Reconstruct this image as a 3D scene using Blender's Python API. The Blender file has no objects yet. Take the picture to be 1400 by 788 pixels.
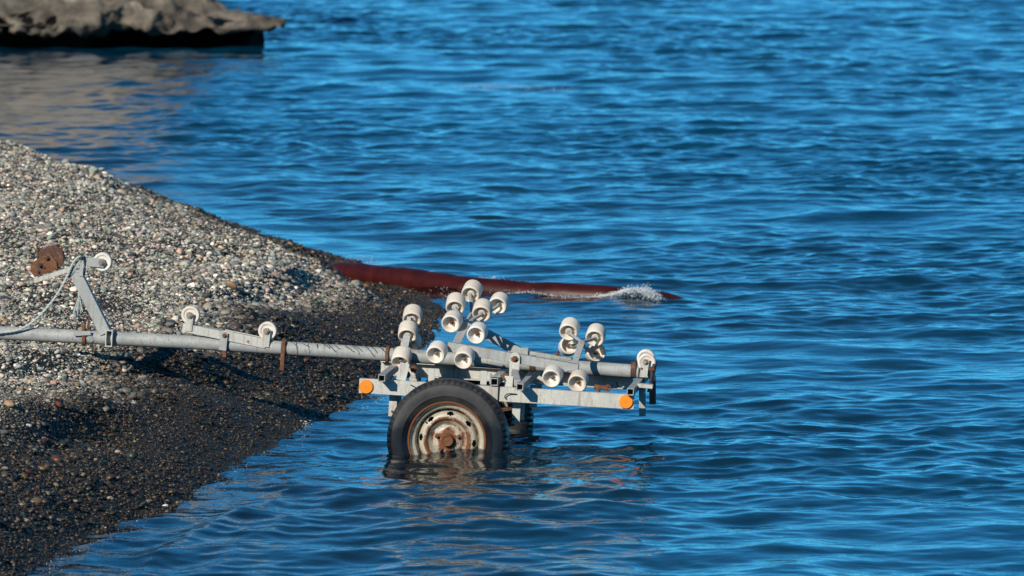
import bpy, bmesh, math, random
import numpy as np
from mathutils import Vector, Matrix, noise as mnoise

scene = bpy.context.scene
C = scene.collection
rnd = random.Random(7)
rng = np.random.default_rng(7)
R = math.radians

# ------------------------------------------------------------------ camera
cam_d = bpy.data.cameras.new('camera')
cam = bpy.data.objects.new('camera', cam_d); C.objects.link(cam)
cam.location = (0.295, -40.0, 3.875)
cam.rotation_euler = (R(90 - 4.45), 0, 0)
cam_d.sensor_width = 36.0
cam_d.lens = 303.43
cam_d.clip_start = 0.5
cam_d.clip_end = 20000
cam_d.dof.use_dof = True
cam_d.dof.focus_distance = 40.6
cam_d.dof.aperture_fstop = 8.0
scene.camera = cam

# ------------------------------------------------------------------ sky and sun
LIGHT = Vector((1.05, 1.7, -1.0)).normalized()      # the way sunlight travels
SUN_EL = math.asin(-LIGHT.z)
SUN_AZ = math.atan2(-LIGHT.x, -LIGHT.y)               # from +Y, clockwise
world = bpy.data.worlds.new('World'); scene.world = world
world.use_nodes = True
wn = world.node_tree.nodes; wl = world.node_tree.links
wn.clear()
sky = wn.new('ShaderNodeTexSky'); sky.sky_type = 'NISHITA'
sky.sun_disc = False
sky.sun_elevation = SUN_EL
sky.sun_rotation = SUN_AZ
sky.altitude = 3000
sky.air_density = 0.5
sky.dust_density = 0.0
sky.ozone_density = 10.0
wbg = wn.new('ShaderNodeBackground'); wbg.inputs['Strength'].default_value = 0.15
wout = wn.new('ShaderNodeOutputWorld')
wtint = wn.new('ShaderNodeMix'); wtint.data_type = 'RGBA'; wtint.blend_type = 'MULTIPLY'      # the deep clear blue of this day's sky
wtint.inputs[0].default_value = 1.0; wtint.inputs[7].default_value = (0.52, 1.26, 0.95, 1)
wl.new(sky.outputs[0], wtint.inputs[6])
wl.new(wtint.outputs[2], wbg.inputs['Color']); wl.new(wbg.outputs[0], wout.inputs['Surface'])

sun_d = bpy.data.lights.new('sun', 'SUN'); sun_d.energy = 4.6
sun_d.angle = R(0.5); sun_d.color = (1.0, 0.93, 0.82)
sun = bpy.data.objects.new('sun', sun_d); C.objects.link(sun)
sun.rotation_euler = LIGHT.to_track_quat('-Z', 'Y').to_euler()
sun.location = (-20, -20, 20)

vs = scene.view_settings
vs.view_transform = 'Standard'; vs.look = 'None'; vs.exposure = 0.05; vs.gamma = 1.0
vs.use_curve_mapping = False
scene.cycles.caustics_reflective = False
scene.cycles.caustics_refractive = False
scene.cycles.sample_clamp_indirect = 6.0
scene.cycles.max_bounces = 8
scene.cycles.transparent_max_bounces = 12

# ------------------------------------------------------------------ node helpers
def new_mat(name):
    m = bpy.data.materials.new(name); m.use_nodes = True
    nt = m.node_tree; nt.nodes.clear()
    out = nt.nodes.new('ShaderNodeOutputMaterial')
    return m, nt, out

def N(nt, kind, **kw):
    n = nt.nodes.new(kind)
    for k, v in kw.items():
        if k.startswith('i_'):
            n.inputs[k[2:].replace('_', ' ')].default_value = v
        else:
            setattr(n, k, v)
    return n

def ramp(nt, fac, stops, interp='LINEAR'):
    r = nt.nodes.new('ShaderNodeValToRGB'); r.color_ramp.interpolation = interp
    e = r.color_ramp.elements
    while len(e) < len(stops): e.new(0.5)
    for el, (p, c) in zip(e, stops):
        el.position = p
        el.color = (c, c, c, 1) if isinstance(c, (int, float)) else (*c, 1)
    nt.links.new(fac, r.inputs[0])
    return r.outputs[0]

def mixc(nt, fac, a, b, mode='MIX'):
    m = nt.nodes.new('ShaderNodeMix'); m.data_type = 'RGBA'; m.blend_type = mode
    for k, val in ((0, fac), (6, a), (7, b)):
        if hasattr(val, 'is_linked'): nt.links.new(val, m.inputs[k])
        elif isinstance(val, (int, float)): m.inputs[k].default_value = val if k == 0 else (val, val, val, 1)
        else: m.inputs[k].default_value = (*val, 1)
    return m.outputs[2]

def noise(nt, scale, detail=4, rough=0.55, vec=None, dist=0.0):
    n = N(nt, 'ShaderNodeTexNoise', i_Scale=scale, i_Detail=detail, i_Roughness=rough, i_Distortion=dist)
    if vec is not None: nt.links.new(vec, n.inputs['Vector'])
    return n.outputs[0]

def objvec(nt, scale=(1, 1, 1)):
    tc = nt.nodes.new('ShaderNodeTexCoord')
    oi = nt.nodes.new('ShaderNodeObjectInfo')
    mul = N(nt, 'ShaderNodeMath', operation='MULTIPLY'); mul.inputs[1].default_value = 37.0
    nt.links.new(oi.outputs['Random'], mul.inputs[0])
    add = N(nt, 'ShaderNodeVectorMath', operation='ADD')
    nt.links.new(tc.outputs['Object'], add.inputs[0]); nt.links.new(mul.outputs[0], add.inputs[1])
    mp = N(nt, 'ShaderNodeMapping'); mp.inputs['Scale'].default_value = scale
    nt.links.new(add.outputs[0], mp.inputs[0])
    return mp.outputs[0]

def bump(nt, height, strength=0.3, dist=0.002, normal=None):
    b = N(nt, 'ShaderNodeBump'); b.inputs['Strength'].default_value = strength
    b.inputs['Distance'].default_value = dist
    nt.links.new(height, b.inputs['Height'])
    if normal is not None: nt.links.new(normal, b.inputs['Normal'])
    return b.outputs[0]

def worn_paint(name, base, tint, rust=0.12, rough=0.5, metal=0.0, dirt=0.35, streak=True):
    """painted or galvanised steel with dull patches, scratches and rust"""
    m, nt, out = new_mat(name); v = objvec(nt)
    big = noise(nt, 9, 5, 0.6, v); fine = noise(nt, 140, 4, 0.6, v)
    col = mixc(nt, ramp(nt, big, [(0.3, 0), (0.7, 1)]), base, tint)
    col = mixc(nt, ramp(nt, fine, [(0.35, dirt), (0.62, 0.0)]), col, tuple(c * 0.45 for c in base))
    vs_ = objvec(nt, (60, 60, 7)) if streak else v
    st = noise(nt, 1.0 if streak else 60, 3, 0.5, vs_)
    col = mixc(nt, ramp(nt, st, [(0.52, 0), (0.72, 0.55)]), col, (0.22, 0.15, 0.09))
    rn = noise(nt, 22, 6, 0.7, v, 0.4)
    rmask = ramp(nt, rn, [(0.74 - rust, 0), (0.80 - rust * 0.8, 1)])
    rc = mixc(nt, noise(nt, 180, 3, 0.6, v), (0.055, 0.018, 0.008), (0.26, 0.085, 0.028))
    col = mixc(nt, rmask, col, rc)
    b = N(nt, 'ShaderNodeBsdfPrincipled')
    b.inputs['Metallic'].default_value = metal
    nt.links.new(col, b.inputs['Base Color'])
    nt.links.new(ramp(nt, rn, [(0.3, rough - 0.08), (0.7, min(0.95, rough + 0.3))]), b.inputs['Roughness'])
    nt.links.new(bump(nt, mixc(nt, 0.5, fine, rn), 0.25, 0.0015), b.inputs['Normal'])
    nt.links.new(b.outputs[0], out.inputs[0])
    return m

def plain(name, a, b_, scale=30, rough=0.6, spec=0.5, bmp=0.2, bscale=120, dist=0.001):
    m, nt, out = new_mat(name); v = objvec(nt)
    n1 = noise(nt, scale, 5, 0.6, v)
    col = mixc(nt, ramp(nt, n1, [(0.32, 0), (0.68, 1)]), a, b_)
    b = N(nt, 'ShaderNodeBsdfPrincipled'); b.inputs['Roughness'].default_value = rough
    b.inputs['Specular IOR Level'].default_value = spec
    nt.links.new(col, b.inputs['Base Color'])
    nt.links.new(bump(nt, noise(nt, bscale, 4, 0.6, v), bmp, dist), b.inputs['Normal'])
    nt.links.new(b.outputs[0], out.inputs[0])
    return m

M = {}
M['galv'] = worn_paint('galvanised_steel', (0.43, 0.44, 0.42), (0.30, 0.32, 0.31), 0.09, 0.5, 0.0, 0.45)
M['white'] = worn_paint('white_painted_steel', (0.60, 0.585, 0.52), (0.47, 0.465, 0.42), 0.12, 0.45, 0.0, 0.4)
M['rust'] = worn_paint('rusty_steel', (0.13, 0.046, 0.020), (0.22, 0.09, 0.035), 0.2, 0.85, 0.0, 0.6, False)
M['darkrust'] = worn_paint('dark_rusty_steel', (0.075, 0.032, 0.022), (0.12, 0.05, 0.03), 0.15, 0.8, 0.0, 0.5, False)
M['rim'] = worn_paint('rim_paint', (0.60, 0.59, 0.50), (0.46, 0.47, 0.42), 0.2, 0.45, 0.0, 0.25, False)
M['black'] = plain('black_steel', (0.012, 0.014, 0.017), (0.03, 0.03, 0.03), 30, 0.6)
M['bolt'] = worn_paint('bolt_steel', (0.35, 0.33, 0.30), (0.2, 0.15, 0.11), 0.2, 0.5, 0.4, 0.4, False)
M['rope'] = plain('rope_fibre', (0.36, 0.41, 0.38), (0.48, 0.51, 0.47), 60, 0.9, 0.2, 0.6, 400, 0.002)

# roller plastic: aged cream white, scuffed
def roller_mat():
    m, nt, out = new_mat('roller_plastic'); v = objvec(nt)
    big = noise(nt, 14, 4, 0.6, v); sc = noise(nt, 90, 5, 0.7, v, 0.6)
    oi = nt.nodes.new('ShaderNodeObjectInfo')
    base = mixc(nt, oi.outputs['Random'], (0.82, 0.79, 0.72), (0.68, 0.60, 0.49))
    col = mixc(nt, ramp(nt, big, [(0.35, 0), (0.75, 0.9)]), base, (0.60, 0.51, 0.40))
    col = mixc(nt, ramp(nt, sc, [(0.58, 0), (0.70, 0.75)]), col, (0.17, 0.13, 0.10))
    b = N(nt, 'ShaderNodeBsdfPrincipled'); b.inputs['Roughness'].default_value = 0.55
    nt.links.new(col, b.inputs['Base Color'])
    nt.links.new(bump(nt, sc, 0.25, 0.0012), b.inputs['Normal'])
    nt.links.new(b.outputs[0], out.inputs[0])
    return m
M['roller'] = roller_mat()

def rim_mat():
    m, nt, out = new_mat('rusty_rim_paint'); v = objvec(nt); tc = nt.nodes.new('ShaderNodeTexCoord')
    sx = nt.nodes.new('ShaderNodeSeparateXYZ'); nt.links.new(tc.outputs['Object'], sx.inputs[0])
    cx = nt.nodes.new('ShaderNodeCombineXYZ'); nt.links.new(sx.outputs['X'], cx.inputs[0]); nt.links.new(sx.outputs['Z'], cx.inputs[1])
    ln = N(nt, 'ShaderNodeVectorMath', operation='LENGTH'); nt.links.new(cx.outputs[0], ln.inputs[0])
    sc5 = N(nt, 'ShaderNodeMath', operation='MULTIPLY'); sc5.inputs[1].default_value = 5.0; nt.links.new(ln.outputs['Value'], sc5.inputs[0])
    ring = ramp(nt, sc5.outputs[0], [(0.0, 0.62), (0.20, 0.50), (0.33, 0.22), (0.36, 0.42), (0.44, 0.20), (0.48, 0.50), (0.55, 0.42), (0.58, 0.15), (0.66, 0.12), (0.70, 0.5), (0.74, 0.30), (0.82, 0.25), (0.86, 0.30), (0.885, 0.75), (0.925, 0.6)])
    n1 = noise(nt, 20, 7, 0.72, v, 0.5); n2 = noise(nt, 120, 5, 0.7, v); n3 = noise(nt, 7, 4, 0.6, v)
    ad = N(nt, 'ShaderNodeMath', operation='ADD'); nt.links.new(ring, ad.inputs[0]); nt.links.new(n1, ad.inputs[1])
    mask = ramp(nt, ad.outputs[0], [(0.80, 0), (0.95, 1)])
    paint = mixc(nt, ramp(nt, n3, [(0.35, 0), (0.7, 1)]), (0.52, 0.49, 0.38), (0.40, 0.38, 0.30))
    paint = mixc(nt, ramp(nt, n2, [(0.48, 0), (0.70, 0.7)]), paint, (0.20, 0.12, 0.06))
    col = mixc(nt, mask, paint, mixc(nt, n2, (0.05, 0.018, 0.009), (0.30, 0.10, 0.03)))
    b = N(nt, 'ShaderNodeBsdfPrincipled'); nt.links.new(col, b.inputs['Base Color'])
    nt.links.new(ramp(nt, mask, [(0, 0.4), (1, 0.9)]), b.inputs['Roughness'])
    nt.links.new(bump(nt, mixc(nt, 0.5, n2, n1), 0.4, 0.002), b.inputs['Normal'])
    nt.links.new(b.outputs[0], out.inputs[0])
    return m
M['rim'] = rim_mat()
def tyre_mat():
    m, nt, out = new_mat('tyre_rubber'); v = objvec(nt)
    n1 = noise(nt, 9, 6, 0.7, v); n2 = noise(nt, 70, 5, 0.7, v)
    col = mixc(nt, ramp(nt, n1, [(0.35, 0), (0.7, 1)]), (0.008, 0.0085, 0.010), (0.046, 0.045, 0.044))
    col = mixc(nt, ramp(nt, n2, [(0.55, 0), (0.75, 0.6)]), col, (0.034, 0.034, 0.034))
    gm = nt.nodes.new('ShaderNodeNewGeometry'); sx = nt.nodes.new('ShaderNodeSeparateXYZ'); nt.links.new(gm.outputs['Position'], sx.inputs[0])
    ad = N(nt, 'ShaderNodeMath', operation='MULTIPLY_ADD'); nt.links.new(n1, ad.inputs[0]); ad.inputs[1].default_value = 0.12; nt.links.new(sx.outputs['Z'], ad.inputs[2])
    wet = ramp(nt, ad.outputs[0], [(0.16, 1.0), (0.24, 0.0)])       # rubber still wet from the waves
    col = mixc(nt, wet, col, (0.006, 0.007, 0.009))
    b = N(nt, 'ShaderNodeBsdfPrincipled')
    nt.links.new(ramp(nt, wet, [(0.0, 0.62), (1.0, 0.30)]), b.inputs['Roughness'])
    nt.links.new(col, b.inputs['Base Color'])
    nt.links.new(bump(nt, n2, 0.35, 0.002), b.inputs['Normal'])
    nt.links.new(b.outputs[0], out.inputs[0])
    return m
M['tyre'] = tyre_mat()

def orange_mat():
    m, nt, out = new_mat('orange_reflector_plastic'); v = objvec(nt)
    b = N(nt, 'ShaderNodeBsdfPrincipled'); b.inputs['Roughness'].default_value = 0.3
    n = noise(nt, 60, 4, 0.6, v)
    nt.links.new(mixc(nt, n, (0.90, 0.20, 0.004), (0.98, 0.30, 0.012)), b.inputs['Base Color'])
    vor = N(nt, 'ShaderNodeTexVoronoi', i_Scale=260.0); nt.links.new(v, vor.inputs['Vector'])
    nt.links.new(bump(nt, vor.outputs['Distance'], 0.3, 0.001), b.inputs['Normal'])
    nt.links.new(b.outputs[0], out.inputs[0])
    return m
M['orange'] = orange_mat()

# ------------------------------------------------------------------ object helpers
def link(name, me, mat, parent=None, smooth=False, **props):
    o = bpy.data.objects.new(name, me); C.objects.link(o)
    if mat is not None: me.materials.append(mat)
    if smooth: me.shade_smooth()
    if parent is not None: o.parent = parent
    for k, v in props.items(): o[k] = v
    return o

def mesh_np(name, verts, faces):
    me = bpy.data.meshes.new(name)
    verts = np.asarray(verts, np.float32); faces = np.asarray(faces, np.int32)
    k = faces.shape[1]
    me.vertices.add(len(verts)); me.vertices.foreach_set('co', verts.ravel())
    me.loops.add(faces.size); me.loops.foreach_set('vertex_index', faces.ravel())
    me.polygons.add(len(faces)); me.polygons.foreach_set('loop_start', np.arange(0, faces.size, k, dtype=np.int32))
    me.update(calc_edges=True); me.validate()
    return me

def frame(axis, ref=(0, 0, 1)):
    a = Vector(axis).normalized(); r = Vector(ref)
    if abs(a.dot(r)) > 0.98: r = Vector((1, 0, 0))
    x = r.cross(a).normalized(); y = a.cross(x).normalized()
    return x, y, a

def bm_mesh(bm, name='mesh'):
    bmesh.ops.recalc_face_normals(bm, faces=bm.faces[:])
    me = bpy.data.meshes.new(name); bm.to_mesh(me); bm.free(); return me

def add_lathe(bm, origin, axis, profile, n=32, closed=False, ref=(0, 0, 1), skip=None):
    """profile: list of (distance along the axis, radius)"""
    x, y, a = frame(axis, ref); o = Vector(origin); rings = []
    for (d, r) in profile:
        if r < 1e-6: rings.append([bm.verts.new(o + a * d)])
        else: rings.append([bm.verts.new(o + a * d + (x * math.cos(t) + y * math.sin(t)) * r)
                            for t in (2 * math.pi * i / n for i in range(n))])
    pairs = list(zip(range(len(rings) - 1), range(1, len(rings))))
    if closed: pairs.append((len(rings) - 1, 0))
    for i, j in pairs:
        A, B = rings[i], rings[j]
        for k in range(n):
            if skip and skip(i, k): continue
            k2 = (k + 1) % n
            vv = [A[k % len(A)], A[k2 % len(A)], B[k2 % len(B)], B[k % len(B)]]
            u = []
            for q in vv:
                if q not in u: u.append(q)
            if len(u) > 2:
                try: bm.faces.new(u)
                except ValueError: pass

def add_bar(bm, p0, p1, w, h, ref=(0, 0, 1), hollow=0.0):
    """rectangular bar from p0 to p1: w sideways, h along ref; hollow = wall thickness"""
    p0 = Vector(p0); p1 = Vector(p1)
    x, y, a = frame(p1 - p0, ref)
    def ring(p, ww, hh):
        return [bm.verts.new(p + x * sx * ww / 2 + y * sy * hh / 2) for sx, sy in ((-1, -1), (1, -1), (1, 1), (-1, 1))]
    A, B = ring(p0, w, h), ring(p1, w, h)
    for i in range(4):
        j = (i + 1) % 4; bm.faces.new((A[i], A[j], B[j], B[i]))
    if hollow:
        t = 2 * hollow; a2, b2 = ring(p0, w - t, h - t), ring(p1, w - t, h - t)
        for i in range(4):
            j = (i + 1) % 4
            bm.faces.new((a2[j], a2[i], b2[i], b2[j]))
            bm.faces.new((A[j], A[i], a2[i], a2[j])); bm.faces.new((B[i], B[j], b2[j], b2[i]))
    else:
        bm.faces.new(A[::-1]); bm.faces.new(B)

def add_tube(bm, pts, r, n=14, caps=True):
    pts = [Vector(p) for p in pts]; rings = []; x = None
    for i, p in enumerate(pts):
        t = (pts[min(i + 1, len(pts) - 1)] - pts[max(i - 1, 0)]).normalized()
        if x is None: x = frame(t)[0]
        x = (x - t * x.dot(t)).normalized(); y = t.cross(x)
        rr = r[i] if isinstance(r, (list, tuple)) else r
        rings.append([bm.verts.new(p + (x * math.cos(2 * math.pi * k / n) + y * math.sin(2 * math.pi * k / n)) * rr) for k in range(n)])
    for A, B in zip(rings, rings[1:]):
        for k in range(n): bm.faces.new((A[k], A[(k + 1) % n], B[(k + 1) % n], B[k]))
    if caps: bm.faces.new(rings[0][::-1]); bm.faces.new(rings[-1])

def bevel(o, w=0.002, seg=2):
    m = o.modifiers.new('bevel', 'BEVEL'); m.width = w; m.segments = seg; m.limit_method = 'ANGLE'; m.angle_limit = R(40)
    return o

def smooth_by_angle(me, ang=40):
    me.shade_smooth()
    try: me.set_sharp_from_angle(angle=R(ang))
    except Exception: pass

def catmull(pts, n=8):
    pts = [Vector(p) for p in pts]; out = []
    for i in range(len(pts) - 1):
        p0, p1, p2, p3 = pts[max(i - 1, 0)], pts[i], pts[i + 1], pts[min(i + 2, len(pts) - 1)]
        for k in range(n):
            t = k / n
            out.append(0.5 * ((2 * p1) + (p2 - p0) * t + (2 * p0 - 5 * p1 + 4 * p2 - p3) * t * t + (3 * p1 - p0 - 3 * p2 + p3) * t ** 3))
    out.append(pts[-1]); return out

# ------------------------------------------------------------------ value noise in numpy
def vnoise(x, y, seed=0):
    xi = np.floor(x).astype(np.int64); yi = np.floor(y).astype(np.int64)
    fx = x - xi; fy = y - yi; fx = fx * fx * (3 - 2 * fx); fy = fy * fy * (3 - 2 * fy)
    def h(a, b):
        n = (a * 374761393 + b * 668265263 + seed * 1442695041) & 0xffffffff
        n = ((n ^ (n >> 13)) * 1274126177) & 0xffffffff
        return ((n ^ (n >> 16)) & 0xffff) / 65535.0
    return (h(xi, yi) * (1 - fx) + h(xi + 1, yi) * fx) * (1 - fy) + (h(xi, yi + 1) * (1 - fx) + h(xi + 1, yi + 1) * fx) * fy - 0.5

def fbm(x, y, seed=0, octv=4):
    s = 0; a = 1.0
    for i in range(octv):
        s = s + a * vnoise(x * 2 ** i, y * 2 ** i, seed + i); a *= 0.5
    return s

def sstep(a, b, x):
    t = np.clip((x - a) / (b - a), 0, 1); return t * t * (3 - 2 * t)

# ------------------------------------------------------------------ the beach
SY = np.array([-400, -40, -9, -5.25, -3.2, -2.2, -1.1, 0.4, 1.4, 2.7, 4.6, 6.9, 8.6, 9.75, 10.9, 11.9, 13.3, 14.4, 15.7, 17.1, 18.4, 20.0, 24.0, 40, 400.])
SX = np.array([-60, -8, -2.2, -1.66, -1.40, -1.17, -1.0, -0.80, -0.69, -0.46, -0.28, -0.08, -0.05, -0.24, -0.45, -0.66, -1.02, -1.30, -1.6, -1.95, -2.4, -3.1, -7.0, -30, -300.])
def shore_x(y):
    f = lambda q: np.interp(q, SY, SX)
    return (f(y - 0.35) + 2 * f(y) + f(y + 0.35)) / 4

def inland(x, y):
    """signed distance to the shoreline, positive on the land side"""
    d = shore_x(y) - x
    g = (shore_x(y + 0.2) - shore_x(y - 0.2)) / 0.4
    return d / np.sqrt(1 + np.minimum(g * g, 4.0))

def ground_z(x, y):
    s = inland(x, y) + 0.07 * fbm(x * 1.3, y * 0.9, 3, 3) + 0.05 * fbm(x * 3.5, y * 2.2, 5, 3)
    far = sstep(3.0, 9.0, y); spit = sstep(6.2, 9.6, y)             # beyond y = 9 m a low wet apron reaches out
    sb = np.maximum(s - 0.55 * spit, 0)
    up = 0.40 * (1 - np.exp(-sb / (0.62 + 0.10 * far))) + 0.045 * np.minimum(np.maximum(s, 0), 6) + 0.05 * spit * np.clip(s, 0, 0.8)
    up = up + far * 0.05 * sstep(0.6, 1.6, sb) + 0.115 * sstep(0.35, 1.1, sb) * sstep(9.0, 13.5, y)
    dn = -0.27 * np.minimum(-np.minimum(s, 0), 1.3) - 0.06 * np.clip(-s - 1.3, 0, 40)
    z = np.where(s > 0, up, dn)
    land = sstep(0.05, 0.5, s)
    z = z + land * (0.11 * fbm(x * 0.9 + 3, y * 0.55, 11, 3) + 0.055 * fbm(x * 3.2, y * 2.0, 21, 3))
    # worn hollows and low scarps left by the waves
    def scarp(cx, cy, ly, h, ang, w=0.07, reach=0.4):
        c, sn = math.cos(ang), math.sin(ang)
        a = (x - cx) * c + (y - cy) * sn; b = -(x - cx) * sn + (y - cy) * c
        a = a + 0.10 * fbm(x * 1.5, y * 1.5, 77, 2)
        return h * np.exp(-(b / ly) ** 2) * np.exp(-(a / reach) ** 2) * np.tanh(-a / w)
    z = z + land * (scarp(-1.72, -1.8, 1.0, 0.075, R(-14)) + scarp(-1.18, 1.35, 0.75, 0.06, R(-32)) + scarp(-1.10, 5.3, 0.9, 0.055, R(-14))
                    + scarp(-0.86, 6.6, 0.7, 0.05, R(-14), 0.06, 0.25) + scarp(-1.95, 0.1, 0.6, 0.04, R(-20)))
    return z

def axis_steps(lo, hi, step, far_lo, far_hi, grow=1.16):
    core = list(np.arange(lo, hi + step / 2, step)); a = []; s = step; p = lo
    while p > far_lo: s *= grow; p -= s; a.append(p)
    b = []; s = step; p = core[-1]
    while p < far_hi: s *= grow; p += s; b.append(p)
    return np.array(a[::-1] + core + b)

def grid_mesh(name, X, Y, zf):
    nx, ny = len(X), len(Y)
    gx, gy = np.meshgrid(X, Y); gx = gx.ravel(); gy = gy.ravel()
    co = zf(gx, gy)
    i = np.arange(nx * ny).reshape(ny, nx)
    f = np.stack([i[:-1, :-1], i[:-1, 1:], i[1:, 1:], i[1:, :-1]], -1).reshape(-1, 4)
    return mesh_np(name, co, f)

def gravel_mat():
    m, nt, out = new_mat('wet_gravel'); tc = nt.nodes.new('ShaderNodeTexCoord'); v = tc.outputs['Object']
    vor = N(nt, 'ShaderNodeTexVoronoi', i_Scale=85.0); nt.links.new(v, vor.inputs['Vector'])
    col = ramp(nt, vor.outputs['Color'], [(0.0, (0.010, 0.009, 0.007)), (0.5, (0.030, 0.026, 0.019)), (0.8, (0.06, 0.05, 0.036)), (1.0, (0.13, 0.11, 0.08))])
    col = mixc(nt, ramp(nt, noise(nt, 1.3, 4, 0.6, v), [(0.35, 0.0), (0.7, 0.5)]), col, (0.02, 0.022, 0.02))
    b = N(nt, 'ShaderNodeBsdfPrincipled'); b.inputs['Roughness'].default_value = 0.6
    nt.links.new(col, b.inputs['Base Color'])
    nt.links.new(bump(nt, vor.outputs['Distance'], 0.8, 0.01), b.inputs['Normal'])
    nt.links.new(b.outputs[0], out.inputs[0])
    return m
bx = axis_steps(-4.0, 1.0, 0.03, -900, 900, 1.25); by = axis_steps(-8, 22, 0.045, -600, 2500, 1.25)
beach_me = grid_mesh('beach', bx, by, lambda x, y: np.stack([x, y, ground_z(x, y)], -1))
link('beach', beach_me, gravel_mat(), smooth=True, kind='structure')

# pebbles: one mass of many thousand stones, dry and pale on top, wet and dark by the water
def pebble_points():
    P, S, K = [], [], []
    def batch(n, xl, xh, yl, yh, smin, smax, size, sd, cond):
        x = rng.uniform(xl, xh, n); y = yl + (yh - yl) * rng.uniform(0, 1, n) ** 1.3
        s = inland(x, y); k = (s > smin) & (s < smax) & cond(x, y, s)
        x, y, s = x[k], y[k], s[k]
        r = size * np.exp(rng.normal(0, sd, len(x))) * (0.92 + 0.9 * fbm(s * 2.6, y * 0.35, 61, 3))
        r = np.clip(r, 0.002, 0.03)
        z = ground_z(x, y) + r * rng.uniform(-0.2, 0.75, len(x))
        P.append(np.stack([x, y, z], -1)); S.append(r); K.append(s)
    any_ = lambda x, y, s: np.ones_like(x, bool)
    batch(430000, -3.2, 0.3, -7.5, 21, -0.45, 1.0, 0.0041, 0.42, any_)         # fine wet shingle
    batch(80000, -3.2, 0.3, -7.5, 21, -0.35, 1.1, 0.0072, 0.3, any_)
    batch(390000, -3.4, 0.3, -7.0, 21, 0.4, 3.6, 0.0052, 0.48, any_)           # dry shingle
    batch(46000, -3.4, 0.3, -7.0, 21, 0.5, 3.6, 0.0074, 0.38, any_)
    batch(4200, -3.4, 0.3, -7, 21, 0.45, 3.2, 0.0135, 0.25, any_)
    batch(2600, -3.4, 0.3, -7.0, 21, 0.0, 3.2, 0.0115, 0.3, any_)
    batch(1800, -2.0, 0.0, 6.0, 11, 0.4, 1.3, 0.0140, 0.25, any_)
    p = np.concatenate(P); r = np.concatenate(S); s = np.concatenate(K)
    n = len(p)
    dry = sstep(0.55, 1.0, s + 0.30 * sstep(4.0, 7.5, p[:, 1]) * (1 - 2.5 * sstep(7.5, 9.5, p[:, 1])) + 0.35 * fbm(p[:, 0] * 1.7, p[:, 1] * 0.8, 31, 3) + rng.normal(0, 0.07, n))
    pal_dry = np.array([(0.42, 0.42, 0.38), (0.27, 0.30, 0.28), (0.55, 0.53, 0.48), (0.17, 0.19, 0.185), (0.42, 0.34, 0.26), (0.24, 0.30, 0.26),
                        (0.66, 0.63, 0.57), (0.10, 0.11, 0.115), (0.42, 0.27, 0.20), (0.30, 0.32, 0.35), (0.055, 0.06, 0.065), (0.78, 0.75, 0.69), (0.36, 0.28, 0.29), (0.22, 0.15, 0.09)])
    pw = np.array([3, 4, 2, 4, 1.6, 2.6, 1.2, 3.4, 0.7, 2, 3.0, 0.6, 0.9, 0.9]); pw = pw / pw.sum()
    pal_wet = np.array([(0.028, 0.028, 0.024), (0.045, 0.042, 0.033), (0.017, 0.019, 0.019), (0.070, 0.058, 0.042), (0.10, 0.072, 0.045), (0.050, 0.066, 0.052),
                        (0.15, 0.125, 0.095), (0.13, 0.055, 0.030), (0.22, 0.14, 0.05), (0.30, 0.26, 0.20), (0.032, 0.024, 0.018), (0.48, 0.42, 0.34), (0.022, 0.050, 0.040), (0.09, 0.06, 0.055)])
    pal_dry = pal_dry * (1.24, 1.13, 1.0); pal_wet = pal_wet * (0.68, 0.60, 0.50)
    ww = np.array([5, 5, 5, 4, 2.4, 2.4, 1.6, 1.0, 0.7, 0.7, 4, 0.3, 0.8, 1.0]); ww = ww / ww.sum()
    cd = pal_dry[rng.choice(14, n, p=pw)]; cw = pal_wet[rng.choice(14, n, p=ww)]
    col = (cd * dry[:, None] + cw * (1 - dry[:, None])) * np.exp(rng.normal(0, 0.22, (n, 1)))
    scl = np.stack([r * rng.uniform(0.95, 1.35, n), r * rng.uniform(0.75, 1.0, n), r * rng.uniform(0.45, 0.8, n)], -1)
    rot = np.stack([rng.normal(0, 0.28, n), rng.normal(0, 0.28, n), rng.uniform(0, 6.283, n)], -1)
    return p, scl, rot, np.concatenate([col, dry[:, None]], 1), rng.integers(0, 4, n)

def pebble_mat():
    m, nt, out = new_mat('pebble_stone')
    at = N(nt, 'ShaderNodeAttribute', attribute_type='INSTANCER', attribute_name='pebble_colour')
    tc = nt.nodes.new('ShaderNodeTexCoord')
    n1 = noise(nt, 2.2, 4, 0.6, tc.outputs['Object'])
    col = mixc(nt, ramp(nt, n1, [(0.3, 0.0), (0.7, 0.4)]), at.outputs['Color'], mixc(nt, 1.0, at.outputs['Color'], (0.6, 0.6, 0.6), 'MULTIPLY'))
    b = N(nt, 'ShaderNodeBsdfPrincipled')
    nt.links.new(col, b.inputs['Base Color'])
    nt.links.new(ramp(nt, at.outputs['Alpha'], [(0.0, 0.42), (1.0, 0.8)]), b.inputs['Roughness'])
    nt.links.new(b.outputs[0], out.inputs[0])
    return m

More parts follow.
